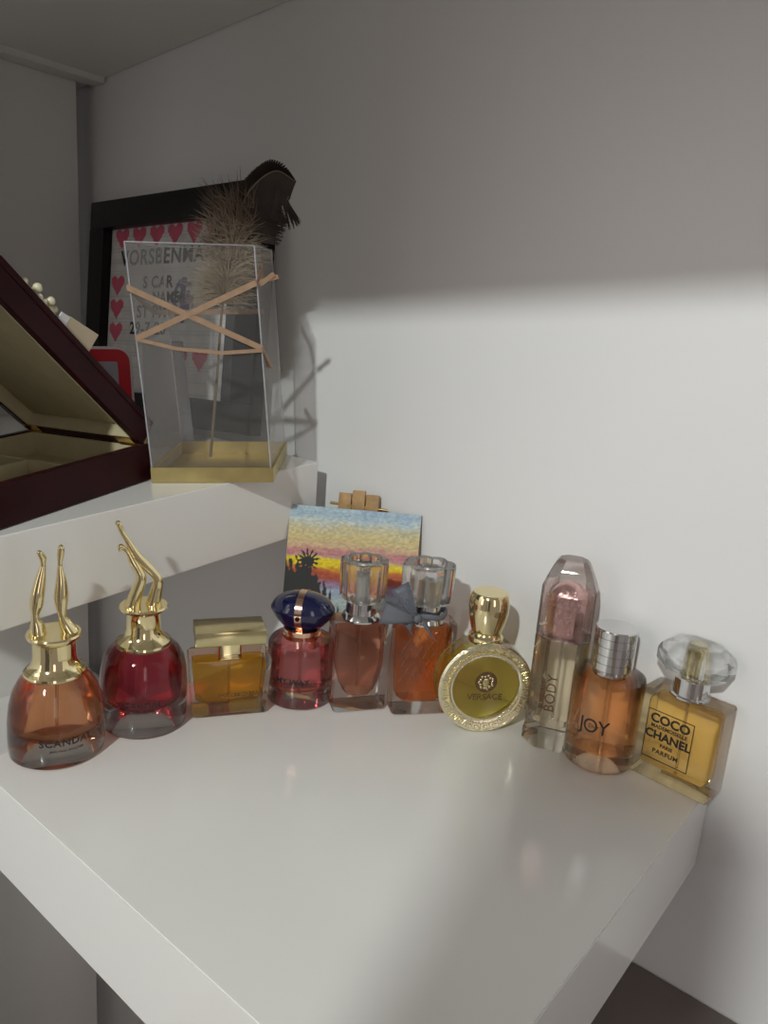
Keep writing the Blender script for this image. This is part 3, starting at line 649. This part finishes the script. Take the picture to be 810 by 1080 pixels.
for i in range(int(NQ*.50), NQ-1):
    for rep_ in range(12):
        f = (i+rep_/12)/(NQ-1); ii = min(NQ-2, int(f*(NQ-1))); fr_ = f*(NQ-1)-ii; p = qp[ii].lerp(qp[ii+1], max(0, min(1, fr_))); tg = (qp[ii+1]-qp[ii]).normalized()
        g = (f-.50)/.50
        side = Vector((tg.z, 0, -tg.x))                                  # right/below side of the quill
        Lr = (.036+.008*g)*(1 if g < .78 else 1-(g-.78)*3.4); Lr = max(.004, min(Lr, max(.006, (.1040-p.x)*1.25+.004*random.random()) if g < .62 else Lr))
        dd = side*1.0+tg*.15+Vector((0, random.uniform(-.12, .12), 0))
        strand(bm, p, dd, Lr*random.uniform(.88, 1.03), .0011, (0, 0, -.003), 3)
        Ll = (.010+.002*math.sin(g*3))*(1 if g < .6 else max(.12, 1-(g-.6)*2.3))
        strand(bm, p, -side*.8+tg*.9, Ll*random.uniform(.92, 1.02), .0011, (0, 0, 0), 3)
obj('vane', bm, M['feather'], t)
bm = bmesh.new()
for i in range(1500):
    q = random.random(); ii = int(NQ*(.27+.24*q)); p = qp[min(ii, NQ-1)]
    a = random.uniform(-PI*.15, PI*1.15); ln = random.uniform(.010, .036)*(1-.2*q)
    d = Vector((math.cos(a)*1.0, random.uniform(-.7, .7), math.sin(a)*.6-.05))
    strand(bm, p, d, ln, .00036, (random.uniform(-.008, .008), random.uniform(-.004, .004), random.uniform(-.008, .006)), 4)
for v in bm.verts: v.co.y = max(-.034, min(.050, v.co.y))
obj('down', bm, M['down'], t)
bm = bmesh.new()
for i in range(620):
    p = qp[int(NQ*random.uniform(.44, .62))]; p = p+Vector((random.uniform(-.018, .012), random.uniform(-.008, .008), random.uniform(-.012, .006)))
    a = R(random.uniform(60, 190)); strand(bm, p, (math.cos(a), random.uniform(-.3, .3), math.sin(a)), random.uniform(.006, .026), .00045, (0, 0, .002), 3)
obj('side_down', bm, M['feather2'], t)

# ---------------- framed drawing ----------------
fr = axes((-.7480, -.0480, ms(-.048)+.0012), (.998, .030, .050), (-.050, .10, .99))
t = thing('picture_frame', 'black frame with a handmade page of pink hearts and handwriting, leaning on the wall', 'picture frame', mat=fr)
FW, FH, FB = .2900, .2420, .0300
bm = bmesh.new()
box(bm, 0, FW, 0, .018, FH-FB, FH, bev=.0012); box(bm, 0, FW, 0, .018, 0, FB, bev=.0012)
box(bm, 0, FB-.002, .0002, .0178, FB, FH-FB); box(bm, FW-FB, FW, .0002, .0178, FB, FH-FB)
obj('frame', bm, M['blackframe'], t, 40)
obj('backing', bxm(FB-.003, FW-FB+.001, .0120, .0160, FB-.001, FH-FB+.001), M['backing'], t)
PX, PZ, PWd, PHt = FB-.001, .0305, .205, .1815
hearts = [(.10+.155*i, .945) for i in range(6)] + [(.075, .66-.145*i) for i in range(4)] + [(.66+.16*i, .22) for i in range(2)]
def inheart(x, y):
    y = y+.1; return (x*x+y*y*.8-.62)**3 - x*x*(y**3)*1.0 < 0 and y > -1.0
def sheet(u, v):
    c = (214, 210, 206)
    if (v*58) % 1 < .16: c = (190, 190, 192)
    if (u*60) % 1 < .14: c = (200, 199, 200)
    for hx, hy in hearts:
        dx, dy = (u-hx)/.064, (v-hy)/.066
        if abs(dx) < 1.1 and abs(dy) < 1.2:
            top = .55+.30*math.sin(min(1, abs(dx))*PI); 
            if dy < top and dy > -1.0+abs(dx)*1.25-.05 and abs(dx) < .95: c = (205, 92, 115)
    # small violet drawing in the middle
    dx, dy = (u-.66)/.085, (v-.56)/.13
    if dx*dx+dy*dy < 1 and (vnoise(u*40, v*40) > .42 or abs(dx) < .25): c = (104, 92, 128)
    n = .96+.08*vnoise(u*25, v*25); return srgb(tuple(x*n for x in c))
me = painted_grid(PWd, PHt, 170, 160, sheet); me.transform(Matrix.Translation((PX, .0110, PZ))); me.materials.append(M['paper'])
o = bpy.data.objects.new('paper', me); COL.objects.link(o); o.parent = t
for s, sz, ux, uz, rr in (('V\u2665RSBENMAI', .0235, .47, .815, 0), ('S CAR', .0180, .44, .665, 0), ('NAMER', .0160, .54, .575, 0), ('ST PM', .0190, .40, .490, 0), ('29-7-20', .0190, .37, .390, 0)):
    s = s.replace('\u2665', 'O')
    text('handwriting', s, sz, M['black2'] if 'black2' in M else M['black'], t, x=PX+PWd*ux, y=.0106, z=PZ+PHt*uz, rot=R(rr), bold=.0004, spacing=1.1)

# ---------------- small things behind the jewellery box ----------------
cmx = axes((-.6030, -.1740, ms(-.172)+.0012), (.60, .80, .058), (-.02, -.05, .99))
t = thing('card_holder', 'white edged red card with a rounded corner, standing behind the jewellery box lid', 'card', mat=cmx)
def rplate(w, h, r, y0, y1, x0=0, z0=0):
    pts = [(x, z) for x, z, _ in rrect(w, h, r, 0, 6, x0+w/2, z0+h/2)]
    return loft([[(x, y, z) for x, z in pts] for y in (y0, y1)])
obj('white_sleeve', rplate(.0900, .0950, .0130, .0008, .0035), M['white'], t, 40)
obj('red_panel', rplate(.0870, .0915, .0115, -.0002, .0008, .0010, .0010), M['red'], t, 40)
obj('grey_window', rplate(.0670, .0740, .0020, -.0010, -.0002, .0100, .0070), M['lav'], t, 40)
smx = axes((-.5350, -.0990, ms(-.098)+.0012), (.57, .82, .060), (-.06, -.03, .99))
t = thing('plastic_sleeve', 'milky translucent plastic sleeve standing between the lid and the clear box', 'sleeve', mat=smx)
rows = []
for k in range(13):
    q = k/12; z = .1010*q
    rows.append([(.000+.0005*math.sin(q*7), 0, z), (.012, -.004-.001*math.sin(q*5), z), (.028, -.005+.0015*math.sin(q*9), z), (.044-.006*q, -.0005, z)])
bm = loft(rows, closed=False, cap=False)
o = obj('sleeve_front', bm, M['frosted'], t, 60); o.modifiers.new('s', 'SOLIDIFY').thickness = .0005
bm = loft([[(p[0], .004-p[1]*.6, p[2]) for p in r] for r in rows], closed=False, cap=False)
o = obj('sleeve_back', bm, M['frosted'], t, 60); o.modifiers.new('s', 'SOLIDIFY').thickness = .0005
# cream tag and pearls resting on the outside of the raised lid
lw = jm @ lm
t = thing('gift_card', 'cream folded tag leaning on the back of the raised jewellery box lid', 'tag', mat=lw @ Matrix.Translation((.086, -.006, LH+.0057)) @ Matrix.Rotation(R(-18), 4, 'X') @ Matrix.Rotation(R(14), 4, 'Y'))
obj('front_panel', bxm(0, .0270, 0, .0012, .000, .0165, bev=.0004), M['tag'], t)
obj('side_flap', bxm(.027, .0350, .0002, .0014, .004, .0160, bev=.0004), M['white'], t)
obj('printed_mark', rplate(.0060, .0070, .002, -.0003, 0, .009, .005), M['cream'], t)
t = thing('pearl_bracelet', 'small cream pearl bracelet draped over the back edge of the lid', 'bracelet', mat=lw @ Matrix.Translation((.137, -.014, LH+.0056)))
bm = bmesh.new()
for k in range(20):
    a = 2*PI*k/20; r_ = random.uniform(.0026, .0034)
    bmesh.ops.create_icosphere(bm, subdivisions=2, radius=r_, matrix=Matrix.Translation((.014*math.cos(a), .008*math.sin(a), r_+(.0045 if k % 3 == 0 else 0))))
obj('pearl_strand', bm, M['pearl'], t, 80)
bm = bmesh.new(); tube(bm, [(.014*math.cos(2*PI*k/20), .008*math.sin(2*PI*k/20), .003) for k in range(21)], .0006, 6)
obj('bracelet_thread', bm, M['brass'], t, 60)

# small pieces belong to the part they sit on
for child, host in (('emblem_head', 'emblem'), ('cap_band', 'cap'), ('band_stud', 'cap'), ('cap_insert', 'cap'), ('bow_loop', 'bow_band'), ('bow_tail', 'bow_band'),
                    ('cap_core', 'crystal_cap'), ('stopper_core', 'stopper'), ('greek_key_relief', 'engraved_ring'), ('lid_lining', 'lid'), ('lining', 'base'), ('printed_mark', 'front_panel')):
    for o in [x for x in bpy.data.objects if x.name.split('.')[0] == child and x.parent]:
        for h in [x for x in bpy.data.objects if x.name.split('.')[0] == host and x.parent == o.parent]: o.parent = h; break
